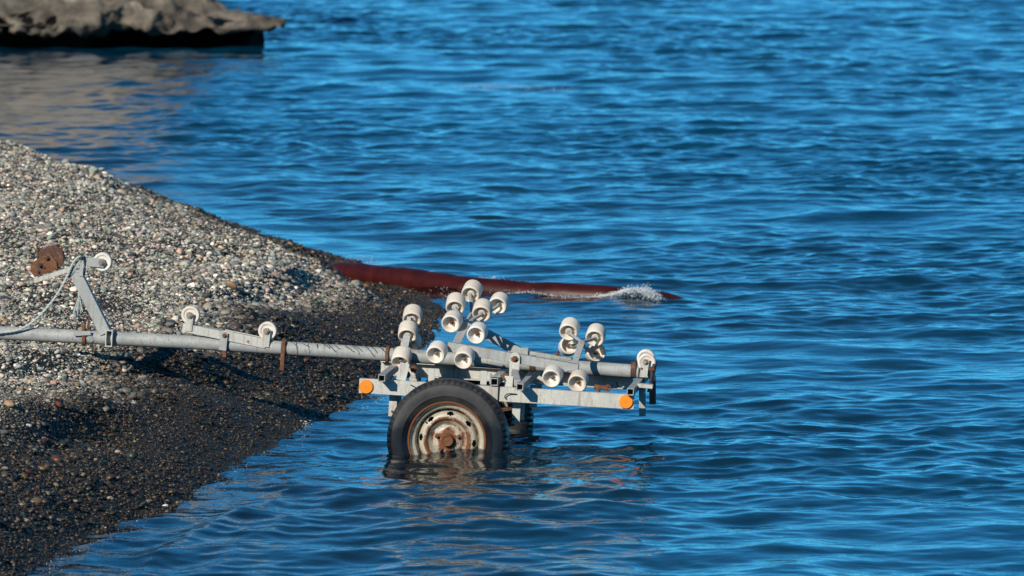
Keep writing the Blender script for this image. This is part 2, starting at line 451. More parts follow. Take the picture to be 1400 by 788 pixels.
def scatter_group(mat):
    ng = bpy.data.node_groups.new('pebble_scatter', 'GeometryNodeTree')
    ng.interface.new_socket('Geometry', in_out='INPUT', socket_type='NodeSocketGeometry')
    ng.interface.new_socket('Geometry', in_out='OUTPUT', socket_type='NodeSocketGeometry')
    gi = ng.nodes.new('NodeGroupInput'); go = ng.nodes.new('NodeGroupOutput')
    join = ng.nodes.new('GeometryNodeJoinGeometry')
    for k in range(4):
        ico = ng.nodes.new('GeometryNodeMeshIcoSphere'); ico.inputs['Radius'].default_value = 1.0; ico.inputs['Subdivisions'].default_value = 2
        nz = ng.nodes.new('ShaderNodeTexNoise'); nz.noise_dimensions = '4D'; nz.inputs['W'].default_value = k * 7.3 + 1; nz.inputs['Scale'].default_value = 0.9
        nz.inputs['Detail'].default_value = 1.0
        sub = ng.nodes.new('ShaderNodeVectorMath'); sub.operation = 'SUBTRACT'; sub.inputs[1].default_value = (0.5, 0.5, 0.5)
        mul = ng.nodes.new('ShaderNodeVectorMath'); mul.operation = 'SCALE'; mul.inputs['Scale'].default_value = 1.1
        sp = ng.nodes.new('GeometryNodeSetPosition'); sm = ng.nodes.new('GeometryNodeSetMaterial'); sm.inputs['Material'].default_value = mat
        ss = ng.nodes.new('GeometryNodeSetShadeSmooth'); g2 = ng.nodes.new('GeometryNodeGeometryToInstance')
        L = ng.links.new
        L(nz.outputs['Color'], sub.inputs[0]); L(sub.outputs[0], mul.inputs[0]); L(ico.outputs[0], sp.inputs['Geometry']); L(mul.outputs[0], sp.inputs['Offset'])
        L(sp.outputs[0], ss.inputs[0]); L(ss.outputs[0], sm.inputs[0]); L(sm.outputs[0], g2.inputs[0]); L(g2.outputs[0], join.inputs[0])
    def named(nm, t):
        a = ng.nodes.new('GeometryNodeInputNamedAttribute'); a.data_type = t; a.inputs['Name'].default_value = nm; return a.outputs[0]
    iop = ng.nodes.new('GeometryNodeInstanceOnPoints')
    iop.inputs['Pick Instance'].default_value = True
    L = ng.links.new
    L(gi.outputs[0], iop.inputs['Points']); L(join.outputs[0], iop.inputs['Instance'])
    L(named('pick', 'INT'), iop.inputs['Instance Index']); L(named('rot', 'FLOAT_VECTOR'), iop.inputs['Rotation']); L(named('scl', 'FLOAT_VECTOR'), iop.inputs['Scale'])
    L(iop.outputs[0], go.inputs[0])
    return ng

def scatter(name, p, scl, rot, col, pick, ng, **props):
    me = bpy.data.meshes.new(name); me.vertices.add(len(p)); me.vertices.foreach_set('co', p.astype(np.float32).ravel())
    for nm, t, key, arr in (('scl', 'FLOAT_VECTOR', 'vector', scl), ('rot', 'FLOAT_VECTOR', 'vector', rot), ('pebble_colour', 'FLOAT_COLOR', 'color', col)):
        a = me.attributes.new(nm, t, 'POINT'); a.data.foreach_set(key, arr.astype(np.float32).ravel())
    a = me.attributes.new('pick', 'INT', 'POINT'); a.data.foreach_set('value', pick.astype(np.int32))
    o = link(name, me, None, **props)
    md = o.modifiers.new('scatter', 'NODES'); md.node_group = ng
    return o
PEB = scatter_group(pebble_mat())
scatter('beach_pebbles', *pebble_points(), PEB, kind='stuff', label='grey shingle, pale and dry above, dark and wet by the sea', category='pebbles')

# ------------------------------------------------------------------ the sea
def wave_comps():
    comps = []
    g = random.Random(21)
    def band(n, l0, l1, slope, mean, spread):
        for i in range(n):
            lam = l0 * (l1 / l0) ** ((i + g.random()) / n)
            th = mean + g.gauss(0, spread)
            sl = slope / math.sqrt(n) * (0.6 + 0.8 * g.random()) * 1.41
            comps.append((2 * math.pi / lam * math.cos(th), 2 * math.pi / lam * math.sin(th), sl * lam / (2 * math.pi), g.random() * 6.283, lam))
    band(8, 3.2, 1.5, 0.018, R(-128), 0.35)
    band(16, 1.5, 0.7, 0.036, R(-112), 0.75)
    band(30, 0.7, 0.30, 0.066, R(-98), 1.15)
    band(40, 0.30, 0.095, 0.080, R(-95), 1.05)
    return comps

def sea_surface(x, y):
    depth = -ground_z(x, y)
    sh = np.clip(depth / 0.14, 0.0, 1.0)
    dx = np.zeros_like(x); dy = np.zeros_like(x); h = np.zeros_like(x)
    calm = 0.85 + 1.1 * fbm(x * 0.5, y * 0.25, 51, 4)
    far = np.exp(-np.maximum(np.hypot(x, y) - 90, 0) / 60)
    for kx, ky, a, ph, lam in wave_comps():
        env = (0.25 + 0.75 * sh) * far if lam > 0.5 else np.clip(calm, 0.3, 1.5) * (0.28 + 0.14 * sh + 0.58 * np.clip(depth / 0.6, 0, 1)) * far
        arg = kx * x + ky * y + ph; k = math.hypot(kx, ky)
        c = np.cos(arg) * a * env
        h += c; s = np.sin(arg) * a * env * 0.95
        dx -= s * kx / k; dy -= s * ky / k
    ins = inland(x, y)                                    # wavelets lapping in along the near shore
    lap = np.exp(-((ins + 0.42) / 0.34) ** 2) * sstep(-7.0, -4.0, y) * (1 - sstep(3.0, 6.0, y))
    ph = ins * 2 * math.pi / 0.30 + 2.2 * fbm(x * 0.6, y * 0.6, 71, 2) * 3.0
    h += 0.0085 * lap * (np.cos(ph) + 0.35 * np.cos(2 * ph)) * np.clip(0.6 + 1.4 * fbm(x * 1.1, y * 0.7, 72, 2), 0.1, 1.4)
    # a low swell lifting along the shore, and the small breaker over the sunken pipe
    h += 0.030 * np.exp(-((y + 2.3 + 0.55 * (x - 0.3)) / 0.28) ** 2) * np.exp(-((x - 0.25) / 0.9) ** 2)
    h += 0.050 * np.exp(-((y - 8.98) / 0.14) ** 2) * np.exp(-((x - 1.0) / 0.13) ** 2)
    h += 0.035 * np.exp(-((y - 9.75) / 0.25) ** 2) * np.exp(-((x - 0.15) / 0.35) ** 2)
    h += 0.022 * np.exp(-((y - (9.42 - 0.32 * x)) / 0.10) ** 2) * np.clip(0.3 + 1.5 * fbm(x * 5, y * 2, 91, 2), 0, 1.3) * np.exp(-((x - 0.75) / 0.40) ** 2)
    return np.stack([x + dx, y + dy, h * 1.0 + 0.002], -1), depth

def sea_mat():
    m, nt, out = new_mat('sea_water')
    tc = nt.nodes.new('ShaderNodeTexCoord'); v = tc.outputs['Object']
    mp = N(nt, 'ShaderNodeMapping'); mp.inputs['Scale'].default_value = (0.75, 1.0, 1.0); nt.links.new(v, mp.inputs[0])
    n1 = noise(nt, 9.0, 3, 0.6, mp.outputs[0], 0.6)
    n2 = noise(nt, 34.0, 2, 0.5, mp.outputs[0], 0.3)
    nb = bump(nt, n2, 0.05, 0.010, bump(nt, n1, 0.10, 0.030))
    fr = N(nt, 'ShaderNodeFresnel'); fr.inputs['IOR'].default_value = 1.333; nt.links.new(nb, fr.inputs['Normal'])
    gl = N(nt, 'ShaderNodeBsdfGlossy'); gl.inputs['Roughness'].default_value = 0.02; nt.links.new(nb, gl.inputs['Normal'])
    body = N(nt, 'ShaderNodeBsdfDiffuse')
    at = N(nt, 'ShaderNodeAttribute', attribute_name='water_depth')
    dn = noise(nt, 0.5, 3, 0.5, v)
    deep = mixc(nt, ramp(nt, dn, [(0.35, 0), (0.65, 1)]), (0.0002, 0.034, 0.074), (0.0004, 0.048, 0.094))
    silt = ramp(nt, at.outputs['Fac'], [(0.05, 1.0), (0.30, 0.6), (0.55, 0.0)])      # stirred-up grit by the shore
    nt.links.new(mixc(nt, silt, deep, (0.013, 0.018, 0.015)), body.inputs['Color'])
    tr = N(nt, 'ShaderNodeBsdfTransparent'); tr.inputs['Color'].default_value = (0.72, 0.86, 0.92, 1)
    clar = ramp(nt, at.outputs['Fac'], [(0.0, 0.0), (0.05, 0.22), (0.25, 0.62), (0.5, 0.9), (0.85, 1.0)])
    mb = N(nt, 'ShaderNodeMixShader'); nt.links.new(clar, mb.inputs[0]); nt.links.new(tr.outputs[0], mb.inputs[1]); nt.links.new(body.outputs[0], mb.inputs[2])
    ms = N(nt, 'ShaderNodeMixShader'); nt.links.new(fr.outputs[0], ms.inputs[0]); nt.links.new(mb.outputs[0], ms.inputs[1]); nt.links.new(gl.outputs[0], ms.inputs[2])
    nt.links.new(ms.outputs[0], out.inputs[0])
    return m
def build_sea():
    X = axis_steps(-2.6, 3.6, 0.022, -3000, 3000, 1.03)
    y0 = list(np.arange(-8, 12, 0.026)); y = y0[-1]
    while y < 62: y += 0.026 * (1 + (y - 12) / 28); y0.append(y)
    s = 0.08
    while y < 6000: s *= 1.3; y += s; y0.append(y)
    lo = []; s = 0.026; y = -8
    while y > -600: s *= 1.3; y -= s; lo.append(y)
    Y = np.array(lo[::-1] + y0)
    store = {}
    def f(x, y):
        co, d = sea_surface(x, y); store['d'] = d; return co
    me = grid_mesh('sea', X, Y, f)
    a = me.attributes.new('water_depth', 'FLOAT', 'POINT'); a.data.foreach_set('value', np.clip(store['d'], 0, 5).astype(np.float32))
    link('sea', me, sea_mat(), smooth=True, kind='structure')
    print('sea grid', len(X), len(Y))
build_sea()

# ------------------------------------------------------------------ the rock offshore
def rock_mat():
    m, nt, out = new_mat('weathered_rock'); tc = nt.nodes.new('ShaderNodeTexCoord'); v = tc.outputs['Object']
    n1 = noise(nt, 2.2, 8, 0.65, v); n2 = noise(nt, 14, 6, 0.7, v)
    col = ramp(nt, n1, [(0.30, (0.036, 0.030, 0.023)), (0.46, (0.105, 0.086, 0.064)), (0.58, (0.19, 0.160, 0.120)), (0.75, (0.30, 0.26, 0.20))])
    col = mixc(nt, ramp(nt, n2, [(0.45, 0), (0.65, 0.8)]), col, (0.05, 0.044, 0.036))
    gm = nt.nodes.new('ShaderNodeNewGeometry'); sx = nt.nodes.new('ShaderNodeSeparateXYZ'); nt.links.new(gm.outputs['Position'], sx.inputs[0])
    ad = N(nt, 'ShaderNodeMath', operation='MULTIPLY_ADD'); nt.links.new(n2, ad.inputs[0]); ad.inputs[1].default_value = -0.10; nt.links.new(sx.outputs['Z'], ad.inputs[2])
    hz = ramp(nt, ad.outputs[0], [(0.30, 0.0), (0.80, 1.0)])
    col = mixc(nt, hz, col, mixc(nt, ramp(nt, n1, [(0.35, 0), (0.65, 1)]), (0.26, 0.215, 0.16), (0.46, 0.40, 0.32)))     # pale dry upper stone, with the brightness of its sunlit face put into the colour
    col = mixc(nt, ramp(nt, ad.outputs[0], [(0.04, 0.9), (0.10, 0.0)]), col, (0.018, 0.02, 0.014))   # stone darkens towards the waterline
    b = N(nt, 'ShaderNodeBsdfPrincipled'); b.inputs['Roughness'].default_value = 0.85
    nt.links.new(col, b.inputs['Base Color'])
    nt.links.new(bump(nt, mixc(nt, 0.5, n1, n2), 0.7, 0.06), b.inputs['Normal'])
    nt.links.new(b.outputs[0], out.inputs[0])
    return m
def build_rock():
    prof = [(0.42, -0.9), (0.40, -0.1), (0.38, 0.05), (0.33, 0.12), (0.2, 0.14), (0.02, 0.15), (-0.08, 0.19), (-0.05, 0.25), (0.12, 0.31), (0.45, 0.38),
            (0.9, 0.55), (1.4, 0.85), (2.0, 1.15), (2.8, 1.42), (3.6, 1.5), (4.8, 1.3), (5.8, 0.8), (6.3, 0.2), (6.5, -0.9)]
    P = catmull([(a, b, 0) for a, b in prof], 6); m = len(P)
    xs = np.concatenate([np.linspace(-16, -5, 50)[:-1], np.linspace(-5, -1.96, 90)])
    def ztop(x): return float(np.interp(x, [-16, -8, -5, -4.0, -3.2, -2.7, -2.44, -2.25, -2.1, -1.96], [4.6, 4.2, 3.5, 2.8, 1.9, 0.95, 0.43, 0.31, 0.235, 0.21]))
    V = []
    for x in xs:
        t = ztop(x); n0 = mnoise.noise(Vector((x * 0.9, 3.1, 0)))
        for p in P:
            z = p.y if p.y < 0.25 else 0.25 + (p.y - 0.25) * (t - 0.25) / 1.25
            yy = p.x if p.x < 0.3 else 0.3 + (p.x - 0.3) * float(np.interp(x, [-6, -4.5, -3.4, -2.7, -2.4, -2.1, -1.96], [1, 0.7, 0.36, 0.2, 0.12, 0.08, 0.06]))
            q = Vector((x, yy + 37.55 + 0.22 * n0, z))
            amp = 0.0 if z < -0.3 else 1.0
            d = mnoise.fractal(q * 1.6, 0.9, 2.0, 5) * 0.16 * amp + mnoise.fractal(q * 5, 0.8, 2.0, 4) * 0.055 * amp
            if z < 0.13: d *= 0.35
            d *= float(np.interp(x, [-2.7, -2.05], [1, 0.2]))
            if 0.1 < z < 0.34 and yy < 0.32:                        # ragged, broken lip
                k = float(np.interp(x, [-2.5, -2.1], [1, 0.25]))
                q.z += k * 0.10 * mnoise.fractal(Vector((x * 2.6, yy * 2, 1.3)), 0.8, 2.0, 4); q.y -= k * 0.22 * mnoise.fractal(Vector((x * 3.4, z * 4, 7.7)), 0.8, 2.0, 4)
            q.z += d * (1.0 if z > 0.2 else 0.4); q.y -= d * 0.8
            if z > -0.05: q.x += 0.05 * mnoise.noise(q * 3)
            V.append(q[:])
    n = len(xs); i = np.arange(n * m).reshape(n, m)
    F = np.stack([i[:-1, :-1], i[1:, :-1], i[1:, 1:], i[:-1, 1:]], -1).reshape(-1, 4)
    me = mesh_np('rock', V, F)
    bm = bmesh.new(); bm.from_mesh(me)
    bmesh.ops.holes_fill(bm, edges=[e for e in bm.edges if e.is_boundary], sides=0)
    # the jutting finger of stone at the seaward end
    pts = catmull([(-2.7, 38.0, 0.23), (-2.35, 37.95, 0.225), (-2.1, 37.88, 0.215), (-1.93, 37.82, 0.205), (-1.82, 37.8, 0.212), (-1.75, 37.78, 0.205)], 6)
    rr = [0.19 - 0.115 * (k / (len(pts) - 1)) ** 0.8 for k in range(len(pts))]; rr[-1] = 0.02; rr[-2] = 0.04
    b0 = len(bm.verts); add_tube(bm, pts, rr, 18); bm.verts.ensure_lookup_table()
    for v_ in bm.verts[b0:]:
        c = 0.22
        v_.co.z = c + (v_.co.z - c) * 0.62 + 0.05 * mnoise.fractal(v_.co * 7, 0.9, 2.0, 4); v_.co.y = 37.9 + (v_.co.y - 37.9) * 1.9
    me2 = bm_mesh(bm, 'rock'); me2.shade_smooth()
    link('rock', me2, rock_mat(), label='large weathered brown rock standing in the sea with an undercut base', category='rock')
build_rock()

# ------------------------------------------------------------------ the dark red pipe running into the sea
M['pipe'] = plain('dark_red_plastic', (0.026, 0.0030, 0.0026), (0.062, 0.0078, 0.0055), 11, 0.45, 0.3, 0.25, 30, 0.004)
def build_pipe():
    bm = bmesh.new()
    pts = catmull([(-1.3, 11.4, -0.14), (-0.95, 10.8, -0.05), (-0.70, 10.4, 0.020), (-0.4, 10.0, 0.030), (-0.1, 9.68, 0.014), (0.1, 9.5, 0.0), (0.5, 9.28, -0.004), (0.8, 9.18, -0.012), (1.02, 9.10, -0.034), (1.18, 9.05, -0.050), (1.4, 8.98, -0.11), (1.9, 8.9, -0.22)], 14)
    rr = [0.078 * (1 + 0.10 * mnoise.noise(Vector((p.x * 2.3, 1.7, 0)))) for p in pts]
    add_tube(bm, pts, rr, 32)
    for v_ in bm.verts: v_.co.z += 0.008 * mnoise.fractal(v_.co * 5, 0.9, 2.0, 3)
    me = bm_mesh(bm, 'pipe'); smooth_by_angle(me, 50)
    link('pipe', me, M['pipe'], label='dark red smooth pipe lying from the shingle tip into the sea', category='pipe')
build_pipe()

# ------------------------------------------------------------------ the boat trailer
YAW, TILT = R(5.5), R(3.0)
Vv = Vector((math.sin(YAW), math.cos(YAW), 0)); U0 = Vector((math.cos(YAW), -math.sin(YAW), 0))
Uv = (U0 * math.cos(TILT) - Vector((0, 0, 1)) * math.sin(TILT)).normalized(); Wv = Uv.cross(Vv)
trailer = bpy.data.objects.new('boat_trailer', None); C.objects.link(trailer)
trailer.matrix_world = Matrix(((Uv.x, Vv.x, Wv.x, 0.0563), (Uv.y, Vv.y, Wv.y, 0.5972), (Uv.z, Vv.z, Wv.z, 0.055), (0, 0, 0, 1)))
trailer['label'] = 'old galvanised boat trailer with white rollers, its wheels standing in the sea'
trailer['category'] = 'trailer'
T = trailer
def part(name, mat, fn, parent=None, bev=0.0, ang=40, **props):
    bm = bmesh.new(); fn(bm); me = bm_mesh(bm, name); smooth_by_angle(me, ang)
    o = link(name, me, mat, parent or T, **props)
    if bev: bevel(o, bev)
    return o
def disc(bm, c, axis, r, th, n=24):
    add_lathe(bm, c, axis, [(-th / 2, 0), (-th / 2, r * 0.93), (-th / 2 + min(0.002, th * .3), r), (th / 2 - min(0.002, th * .3), r), (th / 2, r * 0.93), (th / 2, 0)], n)
def bolt(parent, c, axis=(0, -1, 0), r=0.009, h=0.010, mat='bolt', name='bolt'):
    a = Vector(axis).normalized()
    def f(bm):
        add_lathe(bm, Vector(c), a, [(-0.002, 0), (-0.002, r * 1.5), (0.002, r * 1.5), (0.002, r), (h, r), (h, 0)], 6)
        add_lathe(bm, Vector(c), a, [(h * 0.9, 0), (h * 0.9, r * 0.5), (h * 1.7, r * 0.5), (h * 1.7, 0)], 8)
    return part(name, M[mat], f, parent, 0, 30)

# centre tube and drawbar
TZ = 0.321
part('centre_tube', M['galv'], lambda bm: add_tube(bm, [(-4.3, 0, 0.305), (-3.2, 0, 0.308), (-2.4, 0, 0.313), (-1.35, 0, 0.325), (-0.37, 0, 0.324), (0.2, 0, 0.321), (0.825, 0, 0.315)], 0.0325, 28))
part('coupling_hitch', M['rust'], lambda bm: (add_bar(bm, (-4.28, 0, 0.33), (-4.55, 0, 0.34), 0.07, 0.06), add_lathe(bm, (-4.55, 0, 0.29), (0, 0, 1), [(0, 0), (0, 0.045), (0.07, 0.04), (0.09, 0.015), (0.09, 0)], 20)), bev=0.004)
# side rails, channel section
for v_, u0, u1 in ((-0.5, -0.441, 0.849), (0.5, -0.45, 0.76)):
    def rail(bm, v_=v_, u0=u0, u1=u1):
        s = 1 if v_ < 0 else -1
        add_bar(bm, (u0, v_, 0.2155), (u1, v_, 0.2175), 0.006, 0.068)
        add_bar(bm, (u0, v_ + s * 0.0215, 0.2465), (u1, v_ + s * 0.0215, 0.2485), 0.037, 0.006)
        add_bar(bm, (u0, v_ + s * 0.0215, 0.1845), (u1, v_ + s * 0.0215, 0.1865), 0.037, 0.006)
    part('side_rail', M['white'], rail, bev=0.0015)
# cross members: open square tubes
for u_, w_, v0, v1, sz in ((-0.327, 0.2665, -0.60, 0.53, 0.033), (0.192, 0.273, -0.515, 0.515, 0.036), (0.322, 0.2665, -0.62, 0.53, 0.033), (0.832, 0.268, -0.545, 0.52, 0.033)):
    part('cross_beam', M['galv'], lambda bm: add_bar(bm, (u_, v0, w_), (u_, v1, w_), sz, sz, (0, 0, 1), 0.004), bev=0.0012)
# saddle clamps that hold the tube on the cross members
for u_ in (-0.327, 0.322, 0.80):
    part('tube_clamp', M['darkrust'], lambda bm: add_lathe(bm, (u_ - 0.012, 0, 0.322), (1, 0, 0), [(0, 0.034), (0, 0.040), (0.024, 0.040), (0.024, 0.034)], 28, True))
part('tube_collar', M['rust'], lambda bm: add_lathe(bm, (-0.375, 0, 0.3235), (1, 0, 0), [(0, 0.0335), (0, 0.043), (0.014, 0.043), (0.014, 0.0335)], 28, True), label='rusty collar on the centre tube')
# axle, hangers, springs
part('axle', M['darkrust'], lambda bm: add_bar(bm, (0, -0.52, 0.0), (0, 0.52, 0.0), 0.05, 0.05), bev=0.003)
for v_ in (-0.43, 0.43):
    for u_ in (-0.285, 0.295):
        part('spring_hanger', M['white'], lambda bm: (add_bar(bm, (u_, v_, 0.183), (u_, v_, 0.075), 0.038, 0.012, (0, 1, 0)), add_bar(bm, (u_ + .02, v_ + .03, 0.183), (u_ + .02, v_ + .03, 0.09), 0.03, 0.008, (0, 1, 0))), bev=0.0015)
    def leaf(bm):
        for k, (hl, dz) in enumerate(((0.29, 0), (0.22, -0.009), (0.14, -0.018))):
            P = [(u, v_, 0.045 + dz + 0.055 * (u / 0.29) ** 2) for u in np.linspace(-hl, hl, 13)]
            for a, b in zip(P, P[1:]): add_bar(bm, a, b, 0.045, 0.0075, (0, 0, 1))
    part('leaf_spring', M['darkrust'], leaf)
    for u_, w_ in ((0.135, 0.315), (-0.11, 0.31)):
        part('mudguard_bracket', M['white'], lambda bm: add_bar(bm, (u_, v_ * 1.02, 0.25), (u_, v_ * 1.02, w_), 0.03, 0.006, (0, 1, 0)), bev=0.001)
# brackets standing on the middle cross member
part('pivot_bracket', M['galv'], lambda bm: (add_bar(bm, (0.172, -0.50, 0.262), (0.172, -0.50, 0.312), 0.028, 0.005, (1, 0, 0)), add_bar(bm, (0.214, -0.50, 0.262), (0.214, -0.50, 0.312), 0.028, 0.005, (1, 0, 0)), add_bar(bm, (0.165, -0.50, 0.300), (0.222, -0.50, 0.300), 0.028, 0.004)), bev=0.001)
for c in ((0.232, -0.40, 0.29), (0.262, -0.44, 0.272), (-0.225, -0.44, 0.275), (-0.20, -0.40, 0.30)):
    bolt(T, c, (0, -1, 0.1), 0.012, 0.012, 'rust', 'nut')
part('gusset', M['white'], lambda bm: add_bar(bm, (-0.25, -0.47, 0.25), (-0.235, -0.46, 0.33), 0.045, 0.006, (0, 1, 0)), bev=0.001)
part('gusset', M['white'], lambda bm: add_bar(bm, (0.255, -0.47, 0.25), (0.255, -0.46, 0.30), 0.04, 0.006, (0, 1, 0)), bev=0.001)
# small chain loops and wire on the rail
part('wire_hook', M['black'], lambda bm: add_tube(bm, catmull([(-0.20, -0.507, 0.235), (-0.175, -0.515, 0.225), (-0.16, -0.514, 0.205), (-0.172, -0.51, 0.188)], 6), 0.0025, 8))
part('wire_hook', M['black'], lambda bm: add_tube(bm, catmull([(0.30, -0.507, 0.222), (0.26, -0.515, 0.222), (0.245, -0.514, 0.208), (0.252, -0.51, 0.195)], 6), 0.0025, 8))
part('wire', M['black'], lambda bm: add_tube(bm, [(0.214, -0.52, 0.295), (0.213, -0.512, 0.25), (0.213, -0.508, 0.185)], 0.0025, 8))
part('shackle', M['rust'], lambda bm: (add_tube(bm, [(0.655, -0.46, 0.275), (0.72, -0.46, 0.27)], 0.012, 14), add_lathe(bm, (0.72, -0.47, 0.27), (0, 1, 0.3), [(0, 0.010), (0, 0.017), (0.012, 0.017), (0.012, 0.010)], 18, True), add_tube(bm, [(0.675, -0.46, 0.275), (0.675, -0.46, 0.25)], 0.010, 10)))

# orange side reflectors
for u_, w_ in ((-0.407, 0.2135), (0.812, 0.2175)):
    rf = part('side_reflector', M['orange'], lambda bm: add_lathe(bm, (u_, -0.503, w_), (0, -1, 0), [(0, 0), (0, 0.0325), (0.007, 0.0325), (0.010, 0.030), (0.011, 0.0), ], 40))
    part('reflector_screw', M['bolt'], lambda bm: add_lathe(bm, (u_, -0.514, w_), (0, -1, 0), [(0, 0), (0, 0.0035), (0.002, 0.002), (0.002, 0)], 10), rf)

# wheels
def make_wheel(v_, spin):
    w = bpy.data.objects.new('wheel', None); C.objects.link(w); w.parent = T; w.location = (0, v_, 0)
    w.rotation_euler = (0, spin, 0) if v_ < 0 else (0, spin, math.pi)
    RO, RI, HW = 0.285, 0.181, 0.080
    def tyre(bm):
        pr = [(-HW * .80, RI - .004), (-HW * .88, RI + .006), (-HW * .93, RI + .012), (-HW * .985, RI + .028), (-HW * 1.01, RI + .030), (-HW * 1.01, RI + .034), (-HW * .99, RI + .036), (-HW, RI + .052), (-HW * .985, RI + .066), (-HW * .95, RI + .079),
              (-HW * .93, RI + .080), (-HW * .88, RI + .089), (-HW * .80, RO - .0085), (-HW * .70, RO - .004), (-HW * .40, RO - .001), (-HW * .36, RO - .001), (-HW * .34, RO - .009), (-HW * .28, RO - .009), (-HW * .26, RO),
              (-HW * .04, RO), (-HW * .02, RO - .009), (HW * .02, RO - .009), (HW * .04, RO), (HW * .26, RO), (HW * .28, RO - .009), (HW * .34, RO - .009), (HW * .36, RO - .001), (HW * .70, RO - .004), (HW * .85, RO - .012), (HW * .95, RI + .079), (HW, RI + .05), (HW * .8, RI - .004)]
        n = 180
        add_lathe(bm, (0, 0, 0), (0, 1, 0), pr, n)
        # sipes across the shoulders
        bm.verts.ensure_lookup_table()
        for ri in (11, 12, 13, 27, 28):
            for k in range(n):
                if k % 3 == 0:
                    vt = bm.verts[ri * n + k]; q = Vector((vt.co.x, 0, vt.co.z)); L = q.length; q *= (L - 0.0075) / L; vt.co = Vector((q.x, vt.co.y * 0.985, q.z))
    part('tyre', M['tyre'], tyre, w, ang=35)
    n = 192
    def rim(bm):
        # outer flange, drop, disc with slots, dish, raised centre (front face towards -y)
        f = -0.066
        pr = [(f + .012, .176), (f - .004, .184), (f - .007, .181), (f - .005, .176), (f + .004, .170), (f + .016, .166), (f + .019, .160), (f + .024, .152), (f + .052, .146), (f + .060, .141),
              (f + .052, .137), (f + .040, .1335), (f + .032, .1305), (f + .029, .1275), (f + .0265, .1245), (f + .0245, .1215), (f + .0235, .1185), (f + .022, .115), (f + .019, .110), (f + .017, .104), (f + .020, .099),
              (f + .032, .092), (f + .046, .082), (f + .053, .074), (f + .052, .070), (f + .044, .064), (f + .040, .056), (f + .0385, .030), (f + .038, 0.0)]
        def skip(i, k):
            r = 0.5 * (pr[i][1] + pr[i + 1][1])
            if i < 11 or i > 16: return False
            t = 2 * math.pi * (k + .5) / n + R(22.5 - 26)
            dt = (t + R(22.5)) % R(45) - R(22.5)
            return (dt * 0.1245 / 0.0165) ** 2 + ((r - 0.1245) / 0.0082) ** 2 < 1
        add_lathe(bm, (0, 0, 0), (0, 1, 0), pr, n, ref=(1, 0, 0), skip=skip)
    part('rim', M['rim'], rim, w, ang=30, label='pale steel rim flecked with rust')
    part('brake_drum', M['black'], lambda bm: add_lathe(bm, (0, 0, 0), (0, 1, 0), [(0.0, 0), (0.0, 0.14), (0.06, 0.14), (0.06, 0)], 40), w)
    hc = part('hub_cap', M['rust'], lambda bm: add_lathe(bm, (0, -0.026, 0), (0, -1, 0), [(0, 0), (0, .031), (0.014, .029), (0.026, .0285), (0.031, .026), (0.030, .021), (0.027, .018), (0.027, .008), (0.030, .005), (0.030, 0)], 32), w, ang=30)
    for k in range(5):
        t = 2 * math.pi * k / 5 + 0.35; c = (0.052 * math.cos(t), -0.024, 0.052 * math.sin(t))
        if k in (0, 2, 3): bolt(w, c, (0, -1, 0), 0.0095, 0.012, 'rust', 'wheel_bolt')
        else: part('bolt_hole', M['black'], lambda bm: add_lathe(bm, (c[0], -0.0255, c[2]), (0, -1, 0), [(0, 0), (0, .007), (0.0012, .006), (0.0012, 0)], 14), w)
    part('tyre_valve', M['black'], lambda bm: add_tube(bm, [(-0.118, -0.045, 0.09), (-0.112, -0.07, 0.088)], 0.004, 8), w)
    return w
make_wheel(-0.6, 0.0); make_wheel(0.6, 0.7)

# rollers on their cradles: front face centre, direction of the axis
ROLL = [
    ('a1', (-0.279, 0.170, 0.478), (-0.019, 0.852, 0.523)), ('a2', (-0.286, 0.060, 0.408), (-0.018, 0.821, 0.571)),
    ('a3', (-0.294, -0.120, 0.298), (0.074, 0.777, 0.625)), ('a12', (-0.280, 0.140, 0.355), (0.073, 0.919, 0.387)),
    ('a4', (-0.106, -0.360, 0.367), (0.120, 0.931, 0.344)), ('a5', (0.026, -0.360, 0.349), (0.074, 0.937, 0.340)),
    ('a8', (-0.063, -0.150, 0.498), (0.120, 0.947, 0.297)), ('a11', (0.059, -0.150, 0.453), (0.122, 0.960, 0.251)),
    ('a7', (-0.062, 0.020, 0.559), (-0.019, 0.852, 0.523)), ('a9', (0.064, 0.020, 0.539), (0.027, 0.878, 0.478)),
    ('a6', (-0.010, 0.200, 0.612), (0.118, 0.891, 0.437)), ('a10', (0.121, 0.200, 0.566), (0.120, 0.931, 0.344)),
    ('b1', (0.480, 0.020, 0.477), (0.073, 0.898, 0.434)), ('b3', (0.606, 0.020, 0.456), (0.073, 0.898, 0.434)),
    ('b2', (0.482, 0.120, 0.411), (-0.22, 0.93, -0.24)), ('b4', (0.612, 0.120, 0.384), (-0.26, 0.94, -0.16)),
    ('b5', (0.444, -0.360, 0.289), (0.075, 0.953, 0.294)), ('b6', (0.566, -0.360, 0.273), (0.075, 0.953, 0.294))]
RL = 0.075
RB = {}
